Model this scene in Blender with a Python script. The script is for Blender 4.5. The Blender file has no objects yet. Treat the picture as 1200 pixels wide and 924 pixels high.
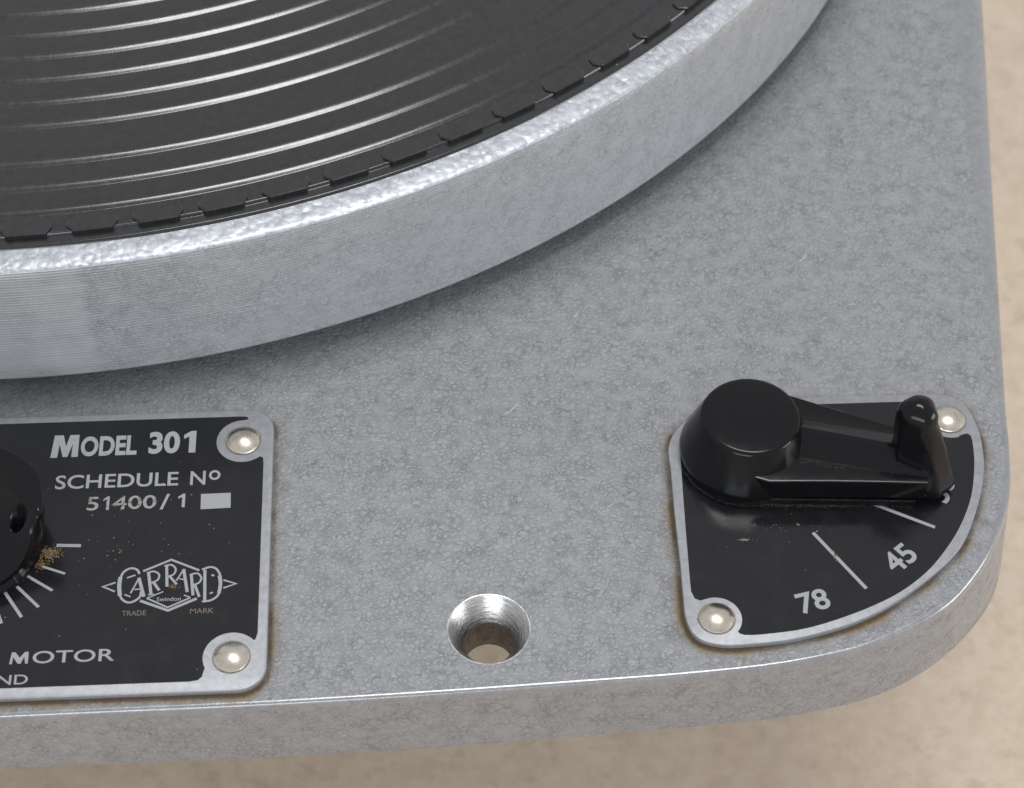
import bpy, bmesh, math, random
from math import sin, cos, pi, radians, hypot, atan2
from mathutils import Vector, Matrix
random.seed(7)
S = 0.001                      # all dimensions below are millimetres
scene = bpy.context.scene
COL = scene.collection

# ------------------------------------------------------------------ camera
cam_d = bpy.data.cameras.new('camera'); cam = bpy.data.objects.new('camera', cam_d); COL.objects.link(cam)
Cx = Vector((64.041, -346.413, 238.343))
r_ = Vector((0.99890284, -0.04632937, 0.00683384)); u_ = Vector((0.03158452, 0.77423106, 0.63211446))
d_ = Vector((0.03457643, 0.63120509, -0.77484489))
m = Matrix((r_, u_, -d_)).transposed().to_4x4(); m.translation = Cx * S
cam.matrix_world = m
cam_d.sensor_width = 36; cam_d.sensor_fit = 'HORIZONTAL'; cam_d.lens = 2503.8 / 1200 * 36
cam_d.clip_start = 0.01; cam_d.clip_end = 20
cam_d.dof.use_dof = True; cam_d.dof.focus_distance = 0.292; cam_d.dof.aperture_fstop = 38
scene.camera = cam
# ------------------------------------------------------------------ light
w = bpy.data.worlds.new('World'); scene.world = w; w.use_nodes = True
bg = w.node_tree.nodes['Background']; bg.inputs[0].default_value = (0.97, 0.985, 1.0, 1); bg.inputs[1].default_value = 0.60
def area(name, pos, target, size, power, col=(1, 1, 1)):
    l = bpy.data.lights.new(name, 'AREA'); l.shape = 'RECTANGLE'; l.size = size[0]; l.size_y = size[1]; l.energy = power; l.color = col
    o = bpy.data.objects.new(name, l); COL.objects.link(o)
    o.location = pos; o.rotation_euler = (Vector(target) - Vector(pos)).to_track_quat('-Z', 'Y').to_euler()
    return o
area('softbox_overhead', (0.16, 0.03, 1.10), (0.08, -0.12, 0), (0.44, 0.20), 5.4, (0.985, 0.99, 1.0))
area('softbox_front', (-0.20, -1.15, 0.27), (0.07, -0.15, -0.03), (0.60, 0.30), 3.8, (0.84, 0.92, 1.0))
area('window_right', (1.15, -0.40, 0.20), (0.10, -0.15, -0.05), (0.55, 0.30), 4.6, (0.97, 0.985, 1.0))
scene.view_settings.view_transform = 'Standard'; scene.view_settings.look = 'None'
scene.view_settings.exposure = 0; scene.view_settings.gamma = 1
scene.render.engine = 'CYCLES'

# ------------------------------------------------------------------ object helpers
def link(name, me, mat, parent=None):
    o = bpy.data.objects.new(name, me); COL.objects.link(o)
    if mat is not None and len(me.materials) == 0: me.materials.append(mat)
    if parent is not None: o.parent = parent
    return o
def thing(name, label, cat, group=None):
    o = bpy.data.objects.new(name, None); o.empty_display_size = 0.02; COL.objects.link(o)
    o['label'] = label; o['category'] = cat
    if group: o['group'] = group
    return o
def mesh(name, verts, faces, smooth=False, sharp=None):
    me = bpy.data.meshes.new(name); me.from_pydata([(v[0]*S, v[1]*S, v[2]*S) for v in verts], [], faces); me.update()
    if smooth:
        for p in me.polygons: p.use_smooth = True
        if sharp is not None: me.set_sharp_from_angle(angle=radians(sharp))
    return me
def catmull(pts, n=8, closed=True):
    out = []; N = len(pts)
    rng = range(N) if closed else range(N-1)
    for i in rng:
        if closed: p = [pts[(i+k-1) % N] for k in range(4)]
        else: p = [pts[max(0, min(N-1, i+k-1))] for k in range(4)]
        for j in range(n):
            t = j/n
            out.append(tuple(0.5*((2*p[1][a]) + (-p[0][a]+p[2][a])*t + (2*p[0][a]-5*p[1][a]+4*p[2][a]-p[3][a])*t*t + (-p[0][a]+3*p[1][a]-3*p[2][a]+p[3][a])*t**3) for a in (0, 1)))
    if not closed: out.append(tuple(pts[-1][:2]))
    return out
def offset(pts, d):            # closed CCW outline; positive d = inward
    N = len(pts); out = []
    for i in range(N):
        a = pts[i-1]; b = pts[(i+1) % N]; tx, ty = b[0]-a[0], b[1]-a[1]; L = hypot(tx, ty) or 1
        out.append((pts[i][0] - ty/L*d, pts[i][1] + tx/L*d))
    return out
def resample(pts, step):
    N = len(pts); out = []
    for i in range(N):
        a = pts[i]; b = pts[(i+1) % N]; L = hypot(b[0]-a[0], b[1]-a[1]); k = max(1, int(L/step))
        for j in range(k): out.append((a[0]+(b[0]-a[0])*j/k, a[1]+(b[1]-a[1])*j/k))
    return out
def ccw(pts):
    A = sum(pts[i-1][0]*pts[i][1]-pts[i][0]*pts[i-1][1] for i in range(len(pts)))
    return pts if A > 0 else pts[::-1]
def loft(name, rings, mat, parent=None, cap_top=True, cap_bot=True, smooth=True, sharp=30):
    """rings from bottom to top, each a list of (x,y,z) with the same count"""
    N = len(rings[0]); V = [v for r in rings for v in r]; F = []
    for k in range(len(rings)-1):
        for i in range(N):
            j = (i+1) % N; F.append((k*N+i, k*N+j, (k+1)*N+j, (k+1)*N+i))
    if cap_bot: F.append(tuple(range(N-1, -1, -1)))
    if cap_top: F.append(tuple((len(rings)-1)*N+i for i in range(N)))
    return link(name, mesh(name, V, F, smooth, sharp), mat, parent)
def slab(name, outline, z0, z1, bev, mat, parent=None):
    o = ccw(outline); rings = [[(x, y, z0) for x, y in o], [(x, y, z1-bev) for x, y in o]]
    for a in (30, 60, 90):
        rings.append([(x, y, z1-bev+bev*sin(radians(a))) for x, y in offset(o, bev*(1-cos(radians(a))))])
    return loft(name, rings, mat, parent, sharp=35)
def sheet(name, outline, z, mat, parent=None, thick=0.03):
    o = ccw(outline)
    return loft(name, [[(x, y, z-thick) for x, y in o], [(x, y, z) for x, y in o]], mat, parent, smooth=False)
def lathe(name, prof, cx, cy, mat, parent=None, n=64, sharp=30, a0=0, a1=2*pi, cap=False):
    V = []; F = []; full = abs(a1-a0-2*pi) < 1e-6; M = n if full else n+1
    for r, z in prof:
        for i in range(M):
            a = a0+(a1-a0)*i/n; V.append((cx+r*cos(a), cy+r*sin(a), z))
    for k in range(len(prof)-1):
        for i in range(n):
            j = (i+1) % M; F.append((k*M+i, k*M+j, (k+1)*M+j, (k+1)*M+i))
    if cap: F.append(tuple((len(prof)-1)*M+i for i in range(M)))
    return link(name, mesh(name, V, F, True, sharp), mat, parent)

# ------------------------------------------------------------------ materials
def mat(name, base=(0.5, 0.5, 0.5), rough=0.5, metal=0.0, spec=0.5, coat=0):
    m = bpy.data.materials.new(name); m.use_nodes = True; b = m.node_tree.nodes['Principled BSDF']
    b.inputs['Base Color'].default_value = (*base, 1); b.inputs['Roughness'].default_value = rough
    b.inputs['Metallic'].default_value = metal; b.inputs['Specular IOR Level'].default_value = spec
    b.inputs['Coat Weight'].default_value = coat; b.inputs['Coat Roughness'].default_value = 0.12
    return m
class G:
    """small node-graph builder"""
    def __init__(s, m): s.m = m; s.t = m.node_tree; s.b = s.t.nodes['Principled BSDF']; s._co = None
    def n(s, typ, **kw):
        x = s.t.nodes.new(typ)
        for k, v in kw.items(): setattr(x, k, v)
        return x
    def set(s, x, inp, v):
        if hasattr(v, 'links') or isinstance(v, bpy.types.NodeSocket): s.t.links.new(v, x.inputs[inp])
        else: x.inputs[inp].default_value = v
    def co(s):
        if s._co is None: s._co = s.n('ShaderNodeTexCoord').outputs['Object']
        return s._co
    def mapped(s, scale, vec=None, loc=(0, 0, 0)):
        x = s.n('ShaderNodeMapping'); s.set(x, 'Vector', vec or s.co()); x.inputs['Scale'].default_value = scale; x.inputs['Location'].default_value = loc
        return x.outputs[0]
    def noise(s, scale, detail=3, rough=0.5, vec=None, dist=0, out=0):
        x = s.n('ShaderNodeTexNoise'); s.set(x, 'Vector', vec or s.co()); x.inputs['Scale'].default_value = scale
        x.inputs['Detail'].default_value = detail; x.inputs['Roughness'].default_value = rough; x.inputs['Distortion'].default_value = dist
        return x.outputs[out]
    def voro(s, scale, feat='F1', vec=None, out=0, rnd=1):
        x = s.n('ShaderNodeTexVoronoi', feature=feat); s.set(x, 'Vector', vec or s.co()); x.inputs['Scale'].default_value = scale
        x.inputs['Randomness'].default_value = rnd
        return x.outputs[out]
    def ramp(s, v, stops):
        x = s.n('ShaderNodeValToRGB'); s.set(x, 0, v); e = x.color_ramp.elements
        while len(e) < len(stops): e.new(0.5)
        for k, (p, c) in zip(e, stops):
            k.position = p; k.color = (c, c, c, 1) if not isinstance(c, tuple) else (*c, 1)
        return x.outputs[0]
    def mr(s, v, a, b, c=0, d=1):
        x = s.n('ShaderNodeMapRange'); s.set(x, 0, v); x.inputs[1].default_value = a; x.inputs[2].default_value = b; x.inputs[3].default_value = c; x.inputs[4].default_value = d
        return x.outputs[0]
    def math(s, op, a, b=0.0, c=0.0):
        x = s.n('ShaderNodeMath', operation=op); s.set(x, 0, a); s.set(x, 1, b); s.set(x, 2, c); return x.outputs[0]
    def mix(s, f, a, b, blend='MIX'):
        x = s.n('ShaderNodeMix', data_type='RGBA', blend_type=blend); s.set(x, 0, f)
        for i, v in ((6, a), (7, b)):
            if isinstance(v, tuple): v = (*v, 1) if len(v) == 3 else v
            s.set(x, i, v)
        return x.outputs[2]
    def vadd(s, a, b, k):
        x = s.n('ShaderNodeVectorMath', operation='MULTIPLY_ADD'); s.set(x, 0, b); x.inputs[1].default_value = (k, k, k); s.set(x, 2, a); return x.outputs[0]
    def bump(s, h, dist, strength=1.0, nrm=None):
        x = s.n('ShaderNodeBump'); s.set(x, 'Height', h); x.inputs['Distance'].default_value = dist; x.inputs['Strength'].default_value = strength
        if nrm: s.set(x, 'Normal', nrm)
        return x.outputs[0]
    def sep(s):
        x = s.n('ShaderNodeSeparateXYZ'); s.set(x, 0, s.co()); return x.outputs
    def to(s, inp, v): s.set(s.b, inp, v)

def hammer(name, base, metal, rough, cell=1250, vein=0.6, bumpd=0.00008, turned=False, warp=0.0019, coat=0.0, mott=1.0, blob=False):
    """hammer-finish enamel: uneven cells with thin broken veins, darkened in colour as the shade of the bumps"""
    m = mat(name, base, rough, metal, 0.5, coat); g = G(m)
    wob = g.noise(650, 4, 0.7, out=1); vec = g.vadd(g.co(), wob, warp)
    e1 = g.voro(cell, 'DISTANCE_TO_EDGE', vec); e2 = g.voro(cell*0.53, 'DISTANCE_TO_EDGE', g.vadd(vec, wob, 0.0008))
    brk = g.mr(g.noise(420, 3, 0.6), 0.36, 0.66)
    v1 = g.math('MULTIPLY', g.ramp(e1, [(0.0, 1.0), (0.17, 0.0)]), brk)
    v2 = g.math('MULTIPLY', g.ramp(e2, [(0.0, 1.0), (0.11, 0.0)]), g.mr(g.noise(260, 2, 0.6, vec=g.mapped((1, 1, 1), loc=(.3, .1, .2))), 0.4, 0.65))
    v = g.math('MAXIMUM', v1, v2)
    blot = g.noise(190, 5, 0.7); big = g.noise(22, 3, 0.5)
    cellc = g.voro(cell, 'F1', vec, out=1)
    c = g.mix(g.mr(blot, 0.3, 0.7), tuple(k*(1-0.14*mott) for k in base), tuple(min(1, k*(1+0.13*mott)) for k in base))
    c = g.mix(g.mr(big, 0.38, 0.66, 0, 0.55), c, (base[0]*0.94, base[1]*0.95, base[2]*0.98)); c = g.mix(g.mr(g.noise(90, 4, 0.7, vec=g.mapped((1, 1, 1), loc=(.7, .2, .5))), 0.56, 0.68, 0, 0.2*mott), c, tuple(k*0.66 for k in base))
    bw = g.n('ShaderNodeRGBToBW'); g.set(bw, 0, cellc)
    c = g.mix(0.5*mott, c, g.mix(bw.outputs[0], tuple(k*0.85 for k in base), tuple(k*1.16 for k in base)))
    c = g.mix(g.math('MULTIPLY', v, vein), c, tuple(k*0.25 for k in base))  # vein colour carries the painted shade between the bumps
    fine = g.noise(3800, 2, 0.6)
    dome = g.math('SMOOTH_MIN', g.mr(e1, 0, 0.45), 0.75, 0.4)
    if blob:
        f1 = g.voro(cell, 'SMOOTH_F1', vec); dome = g.math('SUBTRACT', 1.0, g.math('MULTIPLY', g.math('MULTIPLY', f1, f1), 2.2))
    h = g.math('ADD', dome, g.math('MULTIPLY', blot, 0.9))
    h = g.math('ADD', h, g.math('MULTIPLY', fine, 0.10))
    if turned:
        X, Y, Z = g.sep()
        wv = g.math('SINE', g.math('MULTIPLY', Z, 2*pi/0.00052))
        ln = g.noise(1.0, 2, 0.6, vec=g.mapped((22, 22, 5200)))
        xe = g.math('ADD', X, g.math('MULTIPLY', g.math('SUBTRACT', g.noise(260, 4, 0.7), 0.5), 0.007))
        bare = g.mr(xe, 0.0155, 0.0170, 1, 0)                 # smoother polished patch of the rim
        streak = g.mr(g.math('SINE', g.math('MULTIPLY', X, 60)), -1, 1, 0.35, 1.0)
        fade = g.mr(X, 0.05, 0.11, 1.0, 0.12)
        lc = g.math('MULTIPLY', g.math('MULTIPLY', g.mr(wv, 0.1, 1, 0, 1), fade), g.mr(ln, 0.35, 0.6))
        smoothc = g.mix(g.mr(blot, 0.3, 0.7), tuple(k*1.0 for k in base), tuple(k*1.15 for k in base))
        c = g.mix(bare, c, smoothc)
        blem = g.mr(g.noise(1.0, 4, 0.6, vec=g.mapped((150, 150, 520))), 0.66, 0.70)
        c = g.mix(g.math('MULTIPLY', blem, 0.35), c, tuple(k*0.5 for k in base))
        c = g.mix(g.math('MULTIPLY', lc, 0.34), c, tuple(k*0.42 for k in base))
        h = g.math('MULTIPLY', h, g.mr(bare, 0, 1, 1.0, 0.15))
        h = g.math('ADD', h, g.math('MULTIPLY', g.math('MULTIPLY', wv, fade), -0.35))
        h = g.math('ADD', h, g.math('MULTIPLY', ln, 0.5))
    g.to('Base Color', c)
    g.to('Roughness', g.mr(blot, 0.3, 0.7, rough-0.05, rough+0.08))
    g.to('Normal', g.bump(h, bumpd))
    return m
GREY = (0.302, 0.304, 0.315)
M_body = hammer('grey hammer enamel', GREY, 0.15, 0.46, cell=1250, vein=0.66, bumpd=0.00007, coat=0.4, mott=0.7)
M_rimtop = hammer('bright hammered rim', (0.55, 0.565, 0.60), 0.5, 0.40, cell=900, vein=0.5, bumpd=0.00008, warp=0.0006, blob=True)
M_rimside = hammer('turned rim side', (0.51, 0.515, 0.53), 0.4, 0.38, cell=1200, vein=0.42, bumpd=0.00004, turned=True, mott=0.45)

M_edge = hammer('worn smooth edge', GREY, 0.35, 0.26, cell=1150, vein=0.3, bumpd=0.00001, coat=1.0)
def m_plate():
    m = mat('brushed aluminium border', (0.31, 0.315, 0.33), 0.42, 0.35); g = G(m)
    n = g.noise(900, 4, 0.6); g.to('Base Color', g.mix(g.mr(n, .3, .7), (0.27, 0.275, 0.29), (0.35, 0.355, 0.37)))
    g.to('Normal', g.bump(n, 0.00002)); return m
M_alu = m_plate()
def m_enamel():
    m = mat('black enamel', (0.010, 0.010, 0.0115), 0.16, 0, 0.42); g = G(m)
    sp = g.voro(520, 'F1'); sel = g.math('GREATER_THAN', g.voro(520, 'F1', out=1), 0.86)
    bw = g.math('MULTIPLY', g.math('LESS_THAN', sp, 0.085), sel)
    msk = g.math('MULTIPLY', bw, g.mr(g.noise(70, 2), 0.45, 0.6))
    dust = g.mr(g.noise(1800, 3, 0.8), 0.60, 0.85, 0, 0.10)
    sc = g.math('MULTIPLY', g.math('LESS_THAN', g.math('ABSOLUTE', g.math('SUBTRACT', g.noise(60, 2, 0.4, dist=1.5), 0.5)), 0.0016), g.math('GREATER_THAN', g.noise(45, 2), 0.6))
    c = g.mix(dust, (0.010, 0.010, 0.0115), (0.15, 0.14, 0.13))
    c = g.mix(g.math('MULTIPLY', msk, 0.8), c, (0.34, 0.30, 0.25)); g.to('Base Color', c)
    g.to('Roughness', g.mr(g.noise(300, 3), .3, .7, 0.12, 0.24)); g.to('Normal', g.bump(g.noise(700, 3), 0.000008)); return m
M_black = m_enamel()
def m_bake(name, dusty=0.0):
    m = mat(name, (0.006, 0.006, 0.007), 0.17, 0, 0.24); g = G(m)
    n = g.noise(500, 3, 0.7)
    if dusty:
        d = g.mr(g.noise(4200, 3, 0.8), 0.60, 0.68, 0, dusty); d = g.math('MULTIPLY', d, g.mr(g.noise(300, 3), .42, .6))
        g.to('Base Color', g.mix(d, (0.006, 0.006, 0.007), (0.30, 0.27, 0.23))); g.to('Roughness', g.mr(d, 0, .5, .3, .8))
    else:
        d = g.mr(g.noise(3200, 3, 0.8), 0.70, 0.8, 0, .25)
        g.to('Base Color', g.mix(d, (0.006, 0.006, 0.007), (0.16, 0.15, 0.14)))
        g.to('Roughness', g.mr(n, .3, .7, 0.13, 0.20))
    g.to('Normal', g.bump(n, 0.000003)); return m
M_bake = m_bake('black bakelite'); M_bake_dust = m_bake('dusty black bakelite', 0.8)
def m_rubber():
    m = mat('black ribbed rubber', (0.030, 0.030, 0.031), 0.30, 0, 0.5, 0.35); g = G(m)
    n = g.noise(900, 4, 0.7)
    sp = g.math('MULTIPLY', g.math('LESS_THAN', g.voro(260, 'F1'), 0.055), g.math('GREATER_THAN', g.voro(260, 'F1', out=1), 0.55))
    sp = g.math('MULTIPLY', sp, g.mr(g.noise(60, 2), .45, .6))
    c = g.mix(g.mr(n, .3, .75), (0.014, 0.014, 0.015), (0.026, 0.026, 0.027)); c = g.mix(g.math('MULTIPLY', sp, .55), c, (0.28, 0.27, 0.25)); g.to('Base Color', c)
    g.to('Roughness', g.mr(n, .3, .7, .17, .25)); g.to('Normal', g.bump(g.noise(2600, 3, 0.7), 0.000007)); return m
M_rubber = m_rubber()
def m_print():
    m = mat('silver lettering', (0.33, 0.335, 0.35), 0.45, 0.0); g = G(m)
    n = g.noise(1500, 4, 0.7); c = g.mix(g.mr(n, .62, .72), (0.33, 0.335, 0.35), (0.14, 0.12, 0.10))
    g.to('Base Color', c); return m
M_print = m_print()
M_print_dull = mat('worn brown lettering', (0.16, 0.125, 0.10), 0.6)
def m_print_worn():
    m = mat('soiled lettering', (0.4, 0.4, 0.4), 0.5, 0.2); g = G(m)
    X, Y, Z = g.sep(); n = g.noise(1500, 4, 0.7)
    c = g.mix(g.mr(n, .52, .62), (0.32, 0.32, 0.33), (0.12, 0.09, 0.06)); g.to('Base Color', c); return m
M_print_worn = m_print_worn()
def m_rivet():
    m = mat('nickel rivet', (0.72, 0.66, 0.58), 0.20, 1.0); g = G(m)
    n = g.noise(1400, 4, 0.7); g.to('Base Color', g.mix(g.mr(n, .45, .7, 0, .7), (0.74, 0.68, 0.60), (0.45, 0.36, 0.27)))
    g.to('Roughness', g.mr(n, .3, .7, .2, .34)); g.to('Normal', g.bump(n, 0.00002)); return m
M_rivet = m_rivet()
def m_raw():
    m = mat('machined metal', (0.62, 0.62, 0.62), 0.28, 1.0); g = G(m)
    n = g.noise(1.0, 3, 0.7, vec=g.mapped((350, 350, 5000))); g.to('Base Color', g.mix(g.mr(n, .35, .7), (0.48, 0.47, 0.46), (0.82, 0.82, 0.82)))
    g.to('Normal', g.bump(n, 0.00006)); g.to('Roughness', g.mr(n, .3, .7, .2, .38)); return m
M_raw = m_raw()
def m_bore():
    m = mat('dull bore', (0.16, 0.14, 0.12), 0.55, 0.6); g = G(m)
    n = g.noise(900, 4, 0.7); g.to('Base Color', g.mix(g.mr(n, .4, .65), (0.22, 0.21, 0.20), (0.13, 0.085, 0.05))); g.to('Normal', g.bump(n, 0.00008)); return m
M_bore = m_bore()
def m_grime():
    m = mat('brown grime', (0.11, 0.075, 0.04), 0.8); g = G(m)
    uv = g.n('ShaderNodeUVMap').outputs[0]; sx = g.n('ShaderNodeSeparateXYZ'); g.set(sx, 0, uv); v = sx.outputs[1]; k = sx.outputs[0]
    n = g.mr(g.noise(330, 5, 0.8), .25, .75); n2 = g.noise(2600, 3, 0.8)
    edge = g.math('SUBTRACT', g.math('ADD', g.math('MULTIPLY', n, 0.9), g.math('MULTIPLY', n2, 0.5)), v)
    a = g.mr(edge, -0.05, 0.45, 0, 1); a = g.math('MULTIPLY', a, k); a = g.math('MULTIPLY', a, g.mr(g.noise(150, 3, 0.7, vec=g.mapped((1, 1, 1), loc=(.4, .9, .1))), .36, .58, .5, 1))
    core = g.mr(g.math('ADD', v, g.math('MULTIPLY', g.math('SUBTRACT', n2, .5), .3)), 0.16, 0.42, 1, 0)
    c = g.mix(core, (0.36, 0.265, 0.15), (0.085, 0.052, 0.024)); g.to('Base Color', c)
    g.to('Alpha', g.math('MULTIPLY', a, g.mr(core, 0, 1, 0.5, 1.0))); return m
M_grime = m_grime()
def m_table():
    m = mat('brown board', (0.5, 0.4, 0.31), 0.7, 0, 0.2); g = G(m)
    n = g.noise(75, 6, 0.65); n2 = g.noise(14, 3, 0.5); n3 = g.noise(420, 3, 0.7)
    c = g.mix(g.mr(n, .3, .7), (0.535, 0.425, 0.325), (0.65, 0.53, 0.415)); c = g.mix(g.mr(n2, .35, .7, 0, .6), c, (0.55, 0.44, 0.35))
    c = g.mix(g.mr(n3, .60, .78, 0, .35), c, (0.68, 0.60, 0.52))
    c = g.mix(g.mr(g.noise(290, 4, 0.7, vec=g.mapped((1, 1, 1), loc=(.2, .6, .3))), .35, .65, 0, 0.55), c, (0.71, 0.60, 0.485))
    c = g.mix(g.mr(g.noise(160, 4, 0.7, vec=g.mapped((1, 1, 1), loc=(.8, .6, .3))), .54, .66, 0, 0.5), c, (0.46, 0.36, 0.275))
    c = g.mix(g.mr(g.noise(160, 2), .73, .77, 0, .12), c, (0.35, 0.26, 0.19))
    g.to('Base Color', c); g.to('Normal', g.bump(n3, 0.0001)); return m
M_table = m_table()
M_debris = mat('rusty crumbs', (0.20, 0.125, 0.06), 0.85)
M_debris_pale = mat('pale crumbs', (0.42, 0.38, 0.32), 0.85)
M_dust = mat('grey dust', (0.16, 0.155, 0.15), 0.9)
M_fibre = mat('dark fibre', (0.13, 0.09, 0.06), 0.8)

# ------------------------------------------------------------------ table
ZT = -130
tb = link('table_surface', mesh('table_surface', [(-1500, -1200, ZT), (1500, -1200, ZT), (1500, 1600, ZT), (-1500, 1600, ZT)], [(0, 1, 2, 3)]), M_table)
tb['kind'] = 'structure'

# ------------------------------------------------------------------ turntable chassis
TT = thing('turntable', 'grey hammer-finished turntable chassis with black control plates, standing on brown board', 'turntable')
crease = [(0, -202.3), (17.6, -202.1), (39.4, -201.9), (61.4, -201.3), (83.5, -200.4), (94.7, -199.9), (106.0, -199.0), (114.5, -197.6), (121.0, -195.7), (130.0, -190.9), (135.6, -185.4), (139.4, -179.2), (142.3, -172.0), (143.6, -165.5), (144.6, -156.5), (146.0, -143.4), (147.2, -130.7), (148.5, -116.3), (150.4, -97.1), (151.6, -85.0), (153.0, -68.9), (155.5, -40), (158, 0), (161, 60), (162, 120), (158, 145), (145, 155), (110, 158), (60, 159), (0, 160)]
lower = [(0, -202.3), (17, -202.3), (38.2, -202.25), (55, -201.9), (72.5, -201.2), (90, -200.3), (107.4, -199.2), (116.3, -197.8), (122.4, -196.2), (128.9, -193.2), (135.7, -188.1), (141.0, -181.8), (143.6, -176.0), (145.0, -170.5), (145.8, -164.0), (146.6, -157.4), (147.5, -149.8), (149.0, -140), (151.0, -128.8), (152.9, -113.6), (156.2, -91.0), (159.8, -66.8), (163, -40), (166.5, 0), (169, 60), (169.5, 125), (165, 152), (150, 162), (110, 165), (60, 166.5), (0, 167)]
outer = [(0, -203.0), (17.6, -202.8), (39.4, -202.6), (61.4, -202.0), (83.5, -201.1), (94.7, -200.6), (106.0, -199.7), (114.7, -198.3), (121.4, -196.4), (130.5, -191.6), (136.2, -186.0), (140.3, -179.7), (143.3, -172.5), (144.7, -165.3), (145.6, -157.9), (146.7, -150.4), (148.25, -140), (149.85, -129.4), (152.05, -114.2), (155.45, -91.7), (159.0, -67.4), (162.5, -40), (166, 0), (168.5, 60), (169, 122), (164.5, 150), (149, 160.5), (110, 164), (60, 165.5), (0, 166)]
def polar(pts, angs):
    d = catmull(pts, 12, closed=False); pol = [(atan2(y, x), hypot(x, y)) for x, y in d]; out = []; k = 0
    for a in angs:
        while k < len(pol)-2 and pol[k+1][0] < a: k += 1
        a0, r0 = pol[k]; a1, r1 = pol[k+1]; t = 0 if a1 == a0 else max(0, min(1, (a-a0)/(a1-a0))); out.append(r0+(r1-r0)*t)
    return out
angs = []
a = -90.0
while a < 90.0001:
    angs.append(radians(a)); a += 0.12 if a < -35 else 0.6
angs[-1] = pi/2
rc = polar(crease, angs); rl = polar(lower, angs); ro = polar(outer, angs)
def full(rs):
    R = [(r*cos(t), r*sin(t)) for r, t in zip(rs, angs)]
    L = [(-x, y) for x, y in R[-2:0:-1]]
    return R+L
T = full(rc); B = full(rl); O = full(ro)
def lerp2(P, Q, t): return [(p[0]+(q[0]-p[0])*t, p[1]+(q[1]-p[1])*t) for p, q in zip(P, Q)]
rings = [[(x, y, -9.2) for x, y in offset(B, 4)], [(x, y, -14.3) for x, y in offset(B, 3.4)], [(x, y, -14.5) for x, y in offset(B, 0.7)], [(x, y, -14.25) for x, y in offset(B, 0.15)], [(x, y, -13.6) for x, y in B]]
for t in (0.3, 0.6, 0.85): rings.append([(x, y, -13.6+12.1*t) for x, y in lerp2(B, O, t)])
NB = len(rings)
for f in (1.0, 0.985, 0.94, 0.85, 0.7, 0.55, 0.42, 0.3, 0.2, 0.1, 0.0):
    rings.append([(x, y, -1.5*(0.05*f+0.40*f**3+0.55*f**12)) for x, y in lerp2(T, O, f)])
for q in (0.05, 0.3, 2.0): rings.append([(x, y, 0.0) for x, y in offset(T, q)])
HX, HY, HR = 69.75, -192.1, 5.4
hole_r = [(HR*cos(2*pi*i/72), HR*sin(2*pi*i/72)) for i in range(72)]
def body():
    bm = bmesh.new(); vr = []
    for r in rings: vr.append([bm.verts.new((x*S, y*S, z*S)) for x, y, z in r])
    N = len(rings[0])
    for k in range(len(rings)-1):
        for i in range(N):
            j = (i+1) % N; bm.faces.new((vr[k][i], vr[k][j], vr[k+1][j], vr[k+1][i]))
    hv = [bm.verts.new(((HX+x)*S, (HY+y)*S, 0)) for x, y in hole_r]
    hb = [bm.verts.new(((HX+x*0.7)*S, (HY+y*0.7)*S, -9.2*S)) for x, y in hole_r]
    for top, h in ((vr[-1], hv), (vr[0], hb)):
        ed = []
        for L in (top, h):
            for i in range(len(L)):
                e = bm.edges.get((L[i-1], L[i])) or bm.edges.new((L[i-1], L[i])); ed.append(e)
        bmesh.ops.triangle_fill(bm, edges=ed, use_beauty=True, use_dissolve=False)
    bmesh.ops.recalc_face_normals(bm, faces=bm.faces)
    me = bpy.data.meshes.new('chassis'); bm.to_mesh(me); bm.free()
    for p in me.polygons: p.use_smooth = True
    me.set_sharp_from_angle(angle=radians(50))
    me.materials.append(M_body); me.materials.append(M_edge)
    lo, hi = (NB+1)*N, (NB+11)*N
    for p in me.polygons:
        if lo <= p.index < hi: p.material_index = 1
    return link('chassis', me, None, TT)
CH = body()
# countersunk mounting hole
lathe('countersink', [(HR+0.12, 0.012), (HR, 0.02), (HR-0.08, -0.06), (3.36, -3.4), (3.3, -3.6)], HX, HY, M_raw, CH, n=72, sharp=50)
lathe('bore', [(3.3, -3.6), (3.3, -9.0), (3.78, -9.25)], HX, HY, M_bore, CH, n=72, sharp=60)
# raised thin scratches in the paint
def ribbon(name, pts, wd, z, mt, parent, thick=0.02, closed=False):
    """flat printed stroke"""
    V = []; F = []; N = len(pts)
    for i in range(N):
        a = pts[max(0, i-1)]; b = pts[min(N-1, i+1)]; L = hypot(b[0]-a[0], b[1]-a[1]) or 1
        nx, ny = -(b[1]-a[1])/L, (b[0]-a[0])/L; w2 = (wd[i] if isinstance(wd, (list, tuple)) else wd)/2
        if 0 < i < N-1:
            c = pts[i]; l1 = hypot(c[0]-a[0], c[1]-a[1]) or 1; u1 = ((c[0]-a[0])/l1, (c[1]-a[1])/l1)
            dt = abs(-u1[1]*nx+u1[0]*ny); w2 = w2/max(0.55, dt)
        V += [(pts[i][0]+nx*w2, pts[i][1]+ny*w2, z), (pts[i][0]-nx*w2, pts[i][1]-ny*w2, z)]
    for i in range(N-1): F.append((2*i, 2*i+1, 2*i+3, 2*i+2))
    if name is None: return V, F
    return link(name, mesh(name, V, F), mt, parent)
def joined(name, parts, mt, parent):
    V = []; F = []
    for q_, (v, f) in enumerate(parts):
        k = len(V); V += [(a[0], a[1], a[2]+0.0022*q_) for a in v]; F += [tuple(i+k for i in q) for q in f]
    return link(name, mesh(name, V, F), mt, parent)
M_scr = mat('bare scratch', (0.50, 0.505, 0.52), 0.4, 0.4)
sc = []
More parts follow.
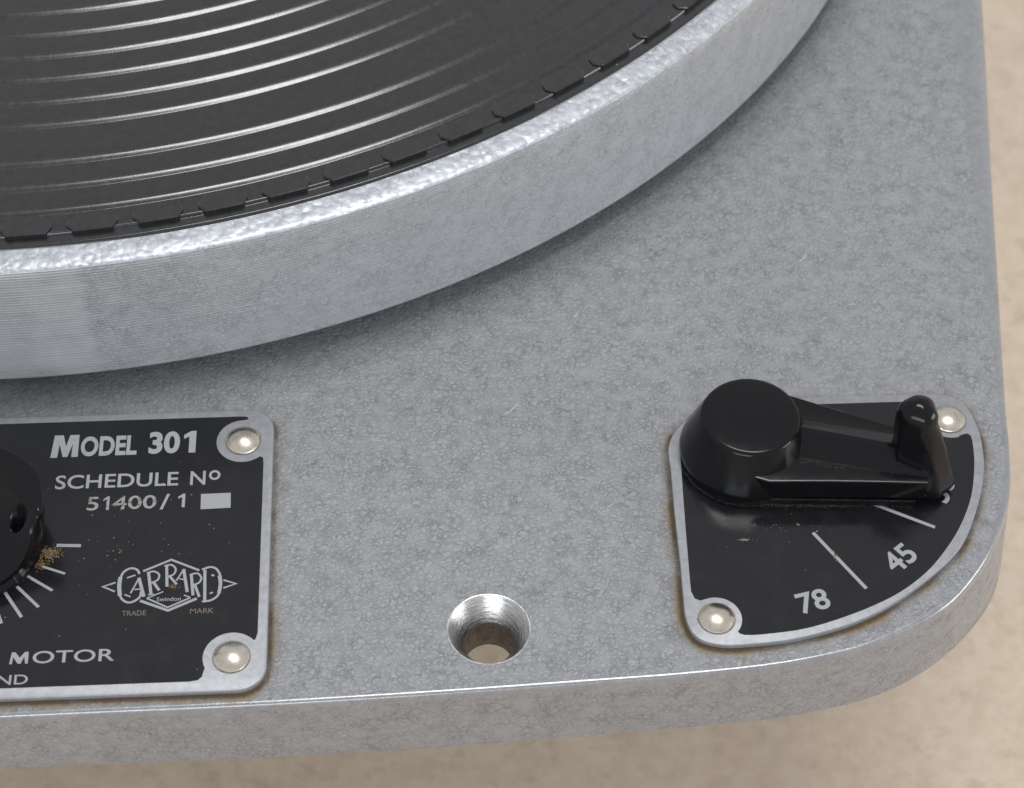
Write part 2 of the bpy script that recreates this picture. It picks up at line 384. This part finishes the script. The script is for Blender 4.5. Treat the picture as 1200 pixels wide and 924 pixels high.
for pts, wd in [([(73.0, -156.4), (74.1, -155.6), (74.9, -154.8), (75.7, -153.6)], [.03, .16, .2, .04]), ([(89.2, -155.7), (91, -155.2)], .07), ([(92.9, -155.0), (93.2, -154.6)], .14),
                ([(84.5, -138.0), (85.1, -137.2)], .22), ([(119.5, -128.2), (120.6, -126.9)], .2)]:
    sc.append(ribbon(None, pts, wd, 0.03, None, None))
for sv, sf in sc: link('scratch', mesh('scratch', sv, sf), M_scr, CH)

# ------------------------------------------------------------------ rivets, grime, text helpers
def rivet(parent, x, y, R=2.35, z=1.0):
    H = 0.85; Rs = (R*R+H*H)/(2*H); A = math.asin(R/Rs)
    prof = [(R+0.0, z), (R, z+0.08)]+[(Rs*sin(A*t), z+0.08+H-Rs+Rs*cos(A*t)) for t in (1, .9, .8, .65, .5, .35, .2, .1, 0.01)]
    return lathe('rivet', prof, x, y, M_rivet, parent, n=48, sharp=60)
def rivet_ring(parent, x, y, r=2.5, z=1.012):
    V = []; F = []
    return lathe('rivet_recess', [(r, z), (2.3, z+0.004)], x, y, M_bore, parent, n=48)
def grime(name, outline, strength, parent, width=2.2, z=0.022, zin=0.22):
    o = ccw(resample(outline, 0.6)); inn = offset(o, -0.0); N = len(o)
    r0 = offset(o, 0.15); r1 = offset(o, -0.35); r2 = offset(o, -width)
    V = [(x, y, zin) for x, y in inn]+[(x, y, z+0.02) for x, y in r1]+[(x, y, z) for x, y in r2]; F = []
    for i in range(N):
        j = (i+1) % N
        F.append((i, i+N, j+N, j)); F.append((i+N, i+2*N, j+2*N, j+N))
    me = mesh(name, V, F, True); uv = me.uv_layers.new(name='UVMap')
    for lp in me.loops:
        i = lp.vertex_index; q = o[i % N]; uv.data[lp.index].uv = (strength(*q), (0.0, 0.14, 1.0)[i//N])
    return link(name, me, M_grime, parent)
def text(name, s, x0, x1, y0, y1, z, mt, parent, off=0.0, rot=0.0, shear=0.0):
    """flat lettering stretched to fill the box x0..x1, y0..y1 (rotated about its centre)"""
    cu = bpy.data.curves.new(name, 'FONT'); cu.body = s; cu.size = 1; cu.offset = off; cu.resolution_u = 4; cu.shear = shear
    ob = bpy.data.objects.new(name, cu); COL.objects.link(ob); dg = bpy.context.evaluated_depsgraph_get(); dg.update()
    me = bpy.data.meshes.new_from_object(ob.evaluated_get(dg)); bpy.data.objects.remove(ob); bpy.data.curves.remove(cu)
    xs = [v.co.x for v in me.vertices]; ys = [v.co.y for v in me.vertices]; a, b, c, d = min(xs), max(xs), min(ys), max(ys)
    cx, cy = (x0+x1)/2, (y0+y1)/2; R = radians(rot)
    for v in me.vertices:
        px = ((v.co.x-a)/(b-a)-.5)*(x1-x0); py = ((v.co.y-c)/(d-c)-.5)*(y1-y0)
        v.co = ((cx+px*cos(R)-py*sin(R))*S, (cy+px*sin(R)+py*cos(R))*S, z*S)
    me.name = name; me.materials.clear()
    return link(name, me, mt, parent)
def arc(cx, cy, r, a0, a1, n):
    return [(cx+r*cos(radians(a0+(a1-a0)*i/n)), cy+r*sin(radians(a0+(a1-a0)*i/n))) for i in range(n+1)]
def rrect(x0, y0, x1, y1, r, n=10):
    return arc(x1-r, y0+r, r, -90, 0, n)+arc(x1-r, y1-r, r, 0, 90, n)+arc(x0+r, y1-r, r, 90, 180, n)+arc(x0+r, y0+r, r, 180, 270, n)
ZP, ZE, ZL = 0.95, 0.99, 1.005

# ------------------------------------------------------------------ name plate
LPo = rrect(-40.4, -200.75, 40.7, -154.4, 3.8)
NP = slab('name_plate', LPo, -0.05, ZP, 0.14, M_alu, TT)
def left_enamel():
    xi, yt, yb = 39.4, -155.6, -199.2
    R = 3.75; tx, ty = 36.45, -160.0; bx, by = 36.1, -195.65
    right = []
    # bottom right rivet lobe
    right += [(30.8, yb+0.02), (31.9, yb+0.2), (32.4, yb+0.7), (32.5, yb+1.2)]
    right += arc(bx, by, R, 205, 40, 26)
    right += [(39.2, by+2.75), (xi, by+3.6)]
    right += [(xi, ty-3.9), (39.3, ty-3.1), (38.9, ty-2.85)]
    right += arc(tx, ty, R, -50, -258, 30)
    right += [(36.6, ty+3.75), (37.1, yt-0.5), (36.9, yt-0.12), (36.2, yt)]
    left = [(-x, y) for x, y in right[::-1]]
    return right+left
sheet('black_enamel', left_enamel(), ZE, M_black, NP, 0.06)
for x, y in ((36.45, -160.0), (36.1, -195.7), (-36.4, -160.0), (-36.1, -195.7)):
    rivet_ring(NP, x, y); rivet(NP, x, y)
def em(x0, x1, y0, y1, k):
    P = [(0, 0), (.25*k, 0), (.29*k, .60), (.45, .02), (.62, .02), (.78-.01*(1-k), .61), (1-.24*k, .01), (1, .01), (.99, 1), (.99-.34*k, 1), (.53, .52-.08*(k-.6)), (.08+.33*k, 1), (.08, 1)]
    return [(x0+(x1-x0)*a, y0+(y1-y0)*b) for a, b in P]
sheet('lettering', em(9.65, 13.45, -161.95, -158.0, 1.0), ZL, M_print, NP, 0.02)
def one(x, y0, y1, w, f):
    return [(x-w/2, y0), (x+w/2, y0), (x+w/2, y1), (x-w*0.25, y1), (x-w/2-f, y1-f*0.9), (x-w/2-f, y1-f*0.9-w*0.75), (x-w/2, y1-f*0.6-w*0.55)]
text('lettering', 'ODEL', 13.75, 21.6, -161.9, -158.35, ZL, M_print, NP, 0.035)
text('lettering', '30', 23.25, 27.6, -161.85, -157.9, ZL, M_print, NP, 0.035)
sheet('lettering', one(29.35, -161.8, -157.95, 0.95, 0.75), ZL, M_print, NP, 0.02)
text('lettering', 'SCHEDULE', 10.75, 27.7, -167.5, -165.1, ZL, M_print, NP, 0.012)
text('lettering', 'N', 29.35, 31.45, -167.5, -165.1, ZL, M_print, NP, 0.012)
text('lettering', 'o', 31.9, 33.5, -166.75, -165.05, ZL, M_print, NP, 0.012)
text('lettering', '5', 15.4, 17.0, -171.3, -169.0, ZL, M_print_worn, NP, 0.01)
sheet('lettering', one(18.25, -171.3, -169.0, 0.38, 0.5), ZL, M_print_worn, NP, 0.02)
text('lettering', '400', 18.9, 24.9, -171.3, -169.0, ZL, M_print_worn, NP, 0.01)
text('lettering', '/', 25.4, 26.7, -171.5, -168.9, ZL, M_print, NP, 0.01)
sheet('lettering', one(28.6, -171.25, -168.95, 0.42, 0.55), ZL, M_print, NP, 0.02)
sheet('stamp_box', [(31.0, -171.7), (35.1, -171.6), (35.05, -169.05), (30.95, -169.1)], ZL, M_print, NP, 0.02)
sheet('lettering', em(7.35, 9.75, -195.6, -193.8, 0.6), ZL, M_print, NP, 0.02)
text('lettering', 'OTOR', 10.3, 20.9, -195.65, -193.75, ZL, M_print, NP, 0.008)
text('lettering', 'ND', 6.1, 10.0, -198.7, -197.25, ZL, M_print, NP, 0.006)
text('lettering', 'TRADE', 21.4, 24.6, -188.75, -187.95, ZL, M_print_dull, NP, 0.006)
text('lettering', 'MARK', 30.4, 33.5, -188.75, -187.95, ZL, M_print_dull, NP, 0.006)
# scale ticks round the knob
KX, KY = 0.46, -176.27
for k, (an, r0, r1, wd) in enumerate([(-3.4, 11.4, 14.7, .50), (-22.6, 10.6, 14.0, .36), (-35, 9.7, 14.0, .40), (-47, 9.8, 14.5, .42), (-57.2, 9.6, 14.4, .44), (-68, 9.8, 14.0, .44), (-79, 9.8, 14.0, .44), (-90, 9.8, 14.6, .5), (15.5, 11.2, 14.5, .0)]):
    if wd == 0: continue
    c, s_ = cos(radians(an)), sin(radians(an))
    ribbon('tick_mark', [(KX+r0*c, KY+r0*s_), (KX+r1*c, KY+r1*s_)], wd, ZL, M_print, NP)
# trade mark: letters inside a lozenge
LA = ((0.1136, -0.00475), (0.00756, -0.1374), (-0.3015, -88.8815))
def lp(X, Y):
    px, py = 100+X/6, 620+Y/6
    return (px*LA[0][0]+py*LA[1][0]+LA[2][0], px*LA[0][1]+py*LA[1][1]+LA[2][1])
K = 0.0245
def st(pts, wd, sm=0):
    if sm: pts = catmull(pts, sm, closed=False)
    return ribbon(None, [lp(*q) for q in pts], wd*K if not isinstance(wd, list) else [x*K for x in wd], ZL, None, None)
logo = [st([(212, 378), (122, 407), (207, 441)], 11), st([(972, 360), (1060, 386), (970, 416)], 11), st([(405, 298), (605, 216), (802, 292)], 13),
        st([(385, 505), (580, 573), (782, 490)], 16), st([(432, 488), (578, 552), (738, 484)], 10), st([(432, 488), (548, 442)], 8), st([(738, 484), (692, 466)], 8),
        st([(380, 318), (362, 288), (318, 278), (268, 305), (240, 365), (236, 430), (255, 490), (300, 518), (345, 508), (384, 478), (392, 440)], 13, 5),
        st([(246, 340), (238, 400), (244, 470)], 22, 4), st([(292, 346), (352, 326)], 10), st([(276, 463), (318, 478)], 9),
        st([(318, 455), (378, 345)], 9), st([(376, 345), (412, 478)], 18), st([(345, 428), (396, 424)], 9),
        st([(444, 312), (462, 462)], 17), st([(432, 312), (480, 300), (518, 322), (508, 360), (460, 382)], 11, 4), st([(478, 376), (520, 434)], 16), st([(440, 464), (486, 462)], 8),
        st([(572, 262), (574, 408)], 16), st([(556, 262), (606, 254), (636, 284), (620, 322), (580, 336)], 11, 4), st([(594, 336), (642, 392)], 14),
        st([(640, 366), (694, 284)], 9), st([(692, 284), (716, 446)], 17), st([(660, 352), (708, 362)], 8),
        st([(746, 324), (756, 470)], 16), st([(734, 326), (788, 314), (816, 346), (800, 380), (758, 396)], 11, 4), st([(770, 396), (800, 480)], 15),
        st([(842, 290), (838, 505)], 17), st([(822, 288), (880, 270), (926, 286), (952, 340), (952, 410), (930, 470), (880, 504), (818, 513)], 13, 5), st([(944, 330), (950, 390), (938, 455)], 19, 4), st([(888, 326), (908, 332)], 12), st([(874, 458), (896, 448)], 11)]
joined('trade_mark_logo', logo, M_print, NP)
a = lp(500, 508); b = lp(672, 478); text('lettering', 'Swindon', a[0], b[0], a[1]-0.05, b[1]+0.05, ZL, M_print, NP, 0.004, rot=0)
def crumbs(name, cx, cy, rx, ry, n, s0, s1, mt, parent, z=1.0):
    V = []; F = []
    for _ in range(n):
        an = random.uniform(0, 2*pi); rr = random.gauss(0, 0.5); x = cx+rx*rr*cos(an); y = cy+ry*rr*sin(an); s_ = random.uniform(s0, s1)
        k = len(V); pts = []
        for dx, dy, dz in ((1, 0, 0), (0, 1, 0), (-1, 0, 0), (0, -1, 0), (0, 0, 1)):
            f = random.uniform(.5, 1.2); V.append((x+dx*s_*f+random.uniform(-.2, .2)*s_, y+dy*s_*f, z+max(0, dz)*s_*f*0.8))
        F += [(k, k+1, k+4), (k+1, k+2, k+4), (k+2, k+3, k+4), (k+3, k, k+4)]
    o = link(name, mesh(name, V, F), mt, parent); o['kind'] = 'stuff'; return o
crumbs('rust_crumbs', 11.0, -178.2, 1.9, 1.3, 420, .04, .17, M_debris, NP)
crumbs('rust_crumbs', 10.0, -180.0, 1.2, 1.0, 160, .04, .15, M_debris, NP)
crumbs('pale_crumbs', 11.2, -178.3, 1.7, 1.4, 60, .04, .14, M_debris_pale, NP)
crumbs('rust_crumbs', 27.9, -184.3, 0.8, 0.45, 130, .03, .09, M_debris, NP)
crumbs('pale_crumbs', 20, -178, 22, 22, 80, .03, .10, M_debris_pale, NP)
crumbs('rust_crumbs', 19.3, -170.6, 1.0, 0.5, 50, .03, .08, M_debris, NP)
def gs_left(x, y):
    k = 0.0
    if y < -199.5: k = 0.95 if x > 0 else .6
    elif x > 40 and y < -188: k = 0.85
    elif x > 40: k = 0.42 + 0.1*sin(y*1.7)
    elif y < -196: k = 1.0
    else: k = 0.06
    return k
grime('grime_line', LPo, gs_left, CH, width=2.3)

# ------------------------------------------------------------------ speed control plate
RPp = [(97.8, -160.2), (101.4, -157.0), (105.5, -155.9), (112, -155.5), (120, -155.3), (130, -155.4), (136.0, -155.6), (138.9, -157.0), (140.2, -160.6), (140.45, -164.8), (139.7, -170.0), (137.7, -175.8), (134.7, -181.6), (130.8, -185.7), (124.4, -190.5), (117.9, -193.8), (110.2, -195.9), (104.5, -196.5), (100.2, -196.5), (97.1, -195.3), (95.85, -192.4), (95.8, -187.9), (95.9, -183.3), (95.95, -174.8), (96.1, -168), (96.2, -163.5)]
RPo = resample(catmull(RPp, 10), 0.5)
SP = slab('speed_plate', RPo, -0.05, ZP, 0.14, M_alu, TT)
def right_enamel():
    R = 3.35
    p = [(115.7, -156.7), (104.5, -157.1), (101.6, -158.2), (98.9, -160.4), (97.8, -163.4)]
    p += [(97.5, -170), (97.2, -178), (96.95, -186.6), (96.95, -188.0), (97.3, -189.1), (98.0, -189.45)]
    p += arc(99.9, -192.4, R, 105, -40, 26)
    p += [(102.7, -194.85), (103.3, -195.1), (104.5, -195.15)]
    p += catmull([(106.4, -195.05), (110.8, -194.55), (115.0, -193.45), (119.8, -191.7), (124.2, -189.6), (127.8, -187.1), (130.9, -184.1), (134.5, -179.3), (137.2, -173.9), (138.7, -168.2), (139.15, -164.3)], 5, closed=False)
    p += [(139.1, -163.3), (138.7, -162.9), (138.2, -162.95), (137.4, -163.3)]
    p += arc(136.5, -160.2, R, -72, -205, 24)
    p += [(133.2, -157.6), (132.6, -157.0), (131.6, -156.75)]
    return p
sheet('black_enamel', right_enamel(), ZE, M_black, SP, 0.06)
for x, y in ((99.9, -192.4), (136.5, -160.2)):
    rivet_ring(SP, x, y); rivet(SP, x, y)
ribbon('tick_mark', [(121.0, -173.3), (131.3, -178.9)], .50, ZL, M_print, SP)
ribbon('tick_mark', [(114.5, -179.1), (120.4, -188.5)], .50, ZL, M_print, SP)
text('numeral', '78', 110.85, 115.15, -191.85, -188.55, ZL, M_print, SP, 0.02, rot=13)
text('numeral', '45', 123.45, 127.85, -185.45, -182.1, ZL, M_print, SP, 0.02, rot=38)
text('numeral', '33', 131.0, 135.3, -174.1, -170.7, ZL, M_print, SP, 0.02, rot=64)
crumbs('rust_crumbs', 117.0, -183.0, .35, .9, 60, .03, .10, M_debris, SP)
crumbs('rust_crumbs', 112.6, -177.6, .25, .2, 20, .05, .14, M_debris, SP)
crumbs('pale_crumbs', 105.2, -179.9, 1.6, .25, 60, .03, .09, M_debris_pale, SP)
crumbs('pale_crumbs', 110, -178, 10, 8, 50, .02, .07, M_debris_pale, SP)
crumbs('rust_crumbs', 97.6, -192.6, .4, .5, 70, .03, .10, M_debris, SP)
def patch(x, y): return 0.62+0.38*sin(x*0.31+1.3*sin(y*0.23))*sin(y*0.37+0.7+1.1*sin(x*0.19))
def gs_right(x, y):
    return patch(x, y)*gs_right0(x, y)
def gs_right0(x, y):
    if x < 97.2: return 1.25
    if y < -180: return 1.3
    if x > 137 and y < -160: return 0.9
    if y > -158: return 0.35
    return 0.5
grime('grime_line', RPo, gs_right, CH, width=2.3)

# ------------------------------------------------------------------ speed lever
PX, PY = 106.76, -165.3
SL = link('speed_lever', mesh('speed_lever', [(0, 0, 0)], []), None, TT)
bpy.data.objects.remove(SL)
hubprof = [(8.3, 2.3), (9.2, 2.35), (9.3, 2.6), (9.15, 3.3), (8.4, 5.2), (7.5, 7.6), (6.85, 9.25), (6.72, 9.5), (6.5, 9.66), (6.2, 9.74), (3, 9.80), (0.01, 9.82)]
SL = lathe('speed_lever', hubprof, PX, PY, M_bake, TT, n=96, sharp=40)
lathe('washer', [(8.9, 1.0), (8.9, 2.0), (8.2, 2.35)], PX, PY, M_bake_dust, SL, n=72)
AX = radians(-13)
def loc(s_, t, z): return (PX+s_*cos(AX)-t*sin(AX), PY+s_*sin(AX)+t*cos(AX), z)
def dustline(A, B, wd, n, mt, parent, s0=.015, s1=.055):
    V = []; F = []
    for _ in range(n):
        t = random.random(); x, y, z = loc(A[0]+(B[0]-A[0])*t+random.gauss(0, .1), A[1]+(B[1]-A[1])*t+random.gauss(0, .5)*wd, A[2]+(B[2]-A[2])*t); s_ = random.uniform(s0, s1); k = len(V)
        for dx, dy, dz in ((1, 0, 0), (0, 1, 0), (-1, 0, 0), (0, -1, 0), (0, 0, .9)):
            f = random.uniform(.5, 1.2); V.append((x+dx*s_*f, y+dy*s_*f, z+dz*s_*f))
        F += [(k, k+1, k+4), (k+1, k+2, k+4), (k+2, k+3, k+4), (k+3, k, k+4)]
    o = link('dust', mesh('dust', V, F), mt, parent); o['kind'] = 'stuff'
def arm():
    secs = []
    L = [0, 3.8, 8, 12, 16, 20, 23, 25]
    for s_ in L:
        k = s_/25; wf = -9.0+4.7*k+0.2*sin(pi*k); wb = 8.6-4.8*k; zt = 6.4-0.35*k; rb = 3.0; zr = 8.9-1.4*k; z0 = 2.45
        wf = -7.6 if s_ == 0 else wf; wb = 7.4 if s_ == 0 else wb; pr = [(wf+0.25, z0), (wf, z0+0.2), (wf, zt-0.22), (wf+0.08, zt-0.06), (wf+0.28, zt), (-rb-0.35, zt+0.02), (-rb+0.1, zt+0.25), (-0.75, zr-0.25), (-0.35, zr-0.03), (0.35, zr-0.03), (0.75, zr-0.25), (rb-0.1, zt+0.2), (rb+0.35, zt), (wb-0.3, zt-0.05), (wb, zt-0.35), (wb, z0+0.2), (wb-0.3, z0)]
        secs.append([loc(s_, t, z) for t, z in pr])
    return secs
secs = arm()
loft('lever_arm', secs, M_bake, SL, smooth=True, sharp=25)
dustline((8, -3.3, 6.3), (21.5, -3.4, 6.1), 0.28, 620, M_dust, SL); dustline((7.5, -3.6, 6.3), (14, -3.9, 6.2), 0.6, 200, M_debris_pale, SL)
base = []
for s_ in (-7.5, -4, 0, 4, 8, 12, 16, 20, 24):
    k = s_/25; q = 1 if s_ >= 0 else (1-(s_/8.6)**2)**.5
    wf = (-8.7+4.2*max(0, k))*q; wb = (8.2-4.4*max(0, k))*q
    base.append([loc(s_, wf, 1.0), loc(s_, wf, 2.3), loc(s_, wb, 2.3), loc(s_, wb, 1.0)])
def foot_edge(s_):
    k = max(0, s_/25); q = 1 if s_ >= 0 else (1-(s_/9.4)**2)**.5
    return -(8.75-4.25*k)*q
for q in range(14):
    a_, b_ = -8.4+2.3*q, -8.4+2.3*(q+1)
    dustline((a_, foot_edge(a_)-0.1, 1.0), (b_, foot_edge(b_)-0.1, 1.0), 0.42, 130 if q < 10 else 60, M_dust, SL)
    dustline((a_, foot_edge(a_)-0.02, 2.25), (b_, foot_edge(b_)-0.02, 2.25), 0.10, 60, M_dust, SL)
loft('lever_foot', base, M_bake_dust, SL, smooth=False)
def ring_pts(P, n=48): return resample_n(catmull(P, 10), n)
def resample_n(pts, n):
    N = len(pts); L = [0]
    for i in range(N): L.append(L[-1]+hypot(pts[(i+1) % N][0]-pts[i][0], pts[(i+1) % N][1]-pts[i][1]))
    out = []; k = 0
    for j in range(n):
        d = L[-1]*j/n
        while L[k+1] < d: k += 1
        t = (d-L[k])/((L[k+1]-L[k]) or 1); a = pts[k]; b = pts[(k+1) % N]; out.append((a[0]+(b[0]-a[0])*t, a[1]+(b[1]-a[1])*t))
    return out
def rpoly(P, r, n=64):
    out = []; N = len(P)
    for i in range(N):
        a, b, c = P[i-1], P[i], P[(i+1) % N]
        la = hypot(a[0]-b[0], a[1]-b[1]); lc = hypot(c[0]-b[0], c[1]-b[1]); d = min(r, la*.45, lc*.45)
        p = (b[0]+(a[0]-b[0])*d/la, b[1]+(a[1]-b[1])*d/la); q = (b[0]+(c[0]-b[0])*d/lc, b[1]+(c[1]-b[1])*d/lc)
        for k in range(6):
            t = k/5; out.append(((1-t)**2*p[0]+2*t*(1-t)*b[0]+t*t*q[0], (1-t)**2*p[1]+2*t*(1-t)*b[1]+t*t*q[1]))
    return resample_n(out, n)
HB = [(132.3, -175.1), (134.9, -172.8), (134.0, -166.0), (129.2, -163.6), (127.0, -167.0), (126.3, -172.6)]     # footprint of the grip
def handle():
    TC = (128.2, -169.4); rings = []
    TPt = [(129.3, -172.2), (131.3, -170.9), (131.0, -167.2), (128.6, -166.3), (125.6, -168.0), (126.0, -170.6)]
    LF = {2.45: (130.8, -175.1), 4: (128.9, -174.9)}
    for z, r in ((2.45, .3), (4, .3), (5.5, .3), (7, .3), (8.5, .32), (10, .4), (11.5, .7), (12.6, 1.1), (13.4, 1.5)):
        t = ((z-2.45)/11)**1.1
        P = [(a[0]+(b[0]-a[0])*t, a[1]+(b[1]-a[1])*t) for a, b in zip(HB, TPt)]
        if z in LF: P[5] = LF[z]
        rings.append([(x, y, z) for x, y in rpoly(P, r)])
    P = rpoly(TPt, 1.6)
    cx = sum(x for x, y in P)/len(P); cy = sum(y for x, y in P)/len(P)
    for an in (15, 30, 45, 60, 75, 86):
        k = cos(radians(an)); rings.append([(cx+(x-cx)*k, cy+(y-cy)*k, 13.8+2.5*sin(radians(an))) for x, y in P])
    return loft('handle', rings, M_bake, SL, sharp=32)
handle()

# ------------------------------------------------------------------ round control knob
def knob():
    NR, NA = 46, 160; V = []; F = []
    def zz(x, y):
        D = (x-8.4)*-0.72+(y+175.3)*-0.70+0.02*(x-8.4)
        z = 10.0
        if D > 0: z = 10.0-6.2*(1-math.exp(-(D/3.2)**1.15))
        z -= 1.6*math.exp(-((x+1)**2+(y+171)**2)/30)*(1 if D <= 0 else math.exp(-D))
        d2 = hypot(x-7.75, y+177.2); z -= 2.4*math.exp(-(d2/0.95)**4)
        return z
    for i in range(NR+1):
        for j in range(NA):
            a = 2*pi*j/NA; ex = KX+10.5*cos(a); ey = KY+10.5*sin(a)
            D = (ex-8.4)*-0.72+(ey+175.3)*-0.70; R = 11.0-1.3*max(0, min(1, D/1.2)); f = i/NR
            r = R*f; x = KX+r*cos(a); y = KY+r*sin(a)
            edge = max(0, (f-0.94)/0.06); z = zz(x, y)-0.45*edge**2
            V.append((x, y, z))
    for i in range(NR):
        for j in range(NA):
            k = (j+1) % NA; F.append((i*NA+j, (i+1)*NA+j, (i+1)*NA+k, i*NA+k))
    base = len(V)-NA
    for q, (rr, zf) in enumerate(((0.985, 0.88), (0.96, 0.6), (0.93, 0.35), (0.955, 0.16), (0.97, 0.0))):
        for j in range(NA):
            a = 2*pi*j/NA; vx, vy, vz = V[base+j]; R0 = hypot(vx-KX, vy-KY); top = vz
            R = R0*rr if q < 3 else 9.9*rr
            R += 0.04*sin(a*44)*(1 if q >= 2 else 0)
            V.append((KX+R*cos(a), KY+R*sin(a), 1.05+(top-1.05)*zf))
    for q in range(5):
        s0 = base+q*NA
        for j in range(NA):
            k = (j+1) % NA; F.append((s0+j, s0+NA+j, s0+NA+k, s0+k))
    return link('control_knob', mesh('control_knob', V, F, True, 50), M_bake, TT)
knob()

# ------------------------------------------------------------------ platter
PL = thing('platter', 'heavy round grey metal platter with bright hammered rim, set on the chassis', 'platter')
n = 900
lathe('platter_side', [(120, 3.7), (149.2, 3.7), (149.75, 3.85), (150, 4.2)]+[(150.0, 4.2+21.55*i/12) for i in range(1, 13)]+[(149.93, 25.93)], 0, 0, M_rimside, PL, n=n, sharp=30)
lathe('rim_face', [(149.93, 25.93), (149.7, 26.12), (149.2, 26.25), (147.6, 26.42), (145.4, 26.5), (120, 26.5)], 0, 0, M_rimtop, PL, n=n, sharp=40)
lathe('underside_hub', [(118, 0.3), (118, 3.0), (119.9, 3.75)], 0, 0, M_bore, PL, n=200)
# ------------------------------------------------------------------ rubber mat
MT = thing('rubber_mat', 'black ribbed rubber mat lying on the platter, with concentric ridges and raised studs', 'mat')
ZM = 27.3
prof = [(0.01, ZM), (20, ZM)]
ridges = [(140.1, 1.25), (135.3, 1.35), (130.45, 1.35), (122.9, 1.4), (118.05, 1.4), (113.15, 1.4), (108.3, 1.4), (103.4, 1.4), (98.5, 1.4), (91, 1.4), (86, 1.4), (81, 1.4), (76, 1.4)]
for r, wd in sorted(ridges):
    h = 0.36
    prof += [(r-wd*.50, ZM), (r-wd*.36, ZM), (r-wd*.25, ZM+h*.85), (r-wd*.14, ZM+h), (r+wd*.02, ZM+h*.93), (r+wd*.25, ZM+h*.68), (r+wd*.45, ZM+h*.36), (r+wd*.60, ZM+h*.10), (r+wd*.70, ZM-0.02), (r+wd*.78, ZM), (r+wd*.83, ZM)]
prof += [(141.6, ZM), (144.1, ZM), (144.2, ZM-0.005), (144.35, ZM-0.1), (144.4, ZM-0.42), (144.6, ZM-0.45), (145.8, ZM-0.45), (145.9, ZM-0.46), (146.2, ZM-0.7), (146.27, 26.3)]
MM = lathe('ribbed_sheet', prof, 0, 0, M_rubber, MT, n=n, sharp=50)
# one stud mesh, shared by all
def stud_mesh():
    hw, hh, c = 3.5, 1.75, 1.6          # half length, half width, chamfer of the ends
    P = [(-hw, -hh*.25), (-hw+c*.55, -hh), (hw-c*.55, -hh), (hw, -hh*.25), (hw-0.2, hh*.35), (hw-c, hh), (-hw+c, hh), (-hw+0.2, hh*.35)]
    P = ccw(P); rings = [[(x, y, -0.75) for x, y in P], [(x, y, 0.26) for x, y in P], [(x*.94, y*.87, 0.38) for x, y in P]]
    N = len(P); V = [v for r in rings for v in r]; F = []
    for k in range(2):
        for i in range(N):
            j = (i+1) % N; F.append((k*N+i, k*N+j, (k+1)*N+j, (k+1)*N+i))
    F.append(tuple(2*N+i for i in range(N)))
    return mesh('stud', V, F)
sm = stud_mesh(); sm.materials.append(M_rubber)
def lip_mesh():
    V = []; F = []
    return None
for k in range(100):
    an = radians(-86.45+3.575*k) if k < 12 else radians(-86.45+3.575*11+3.606*(k-11))
    o = bpy.data.objects.new('stud', sm); COL.objects.link(o); o.parent = MM
    o.location = (142.95*cos(an)*S, 142.95*sin(an)*S, ZM*S); o.rotation_euler = (0, 0, an+pi/2)
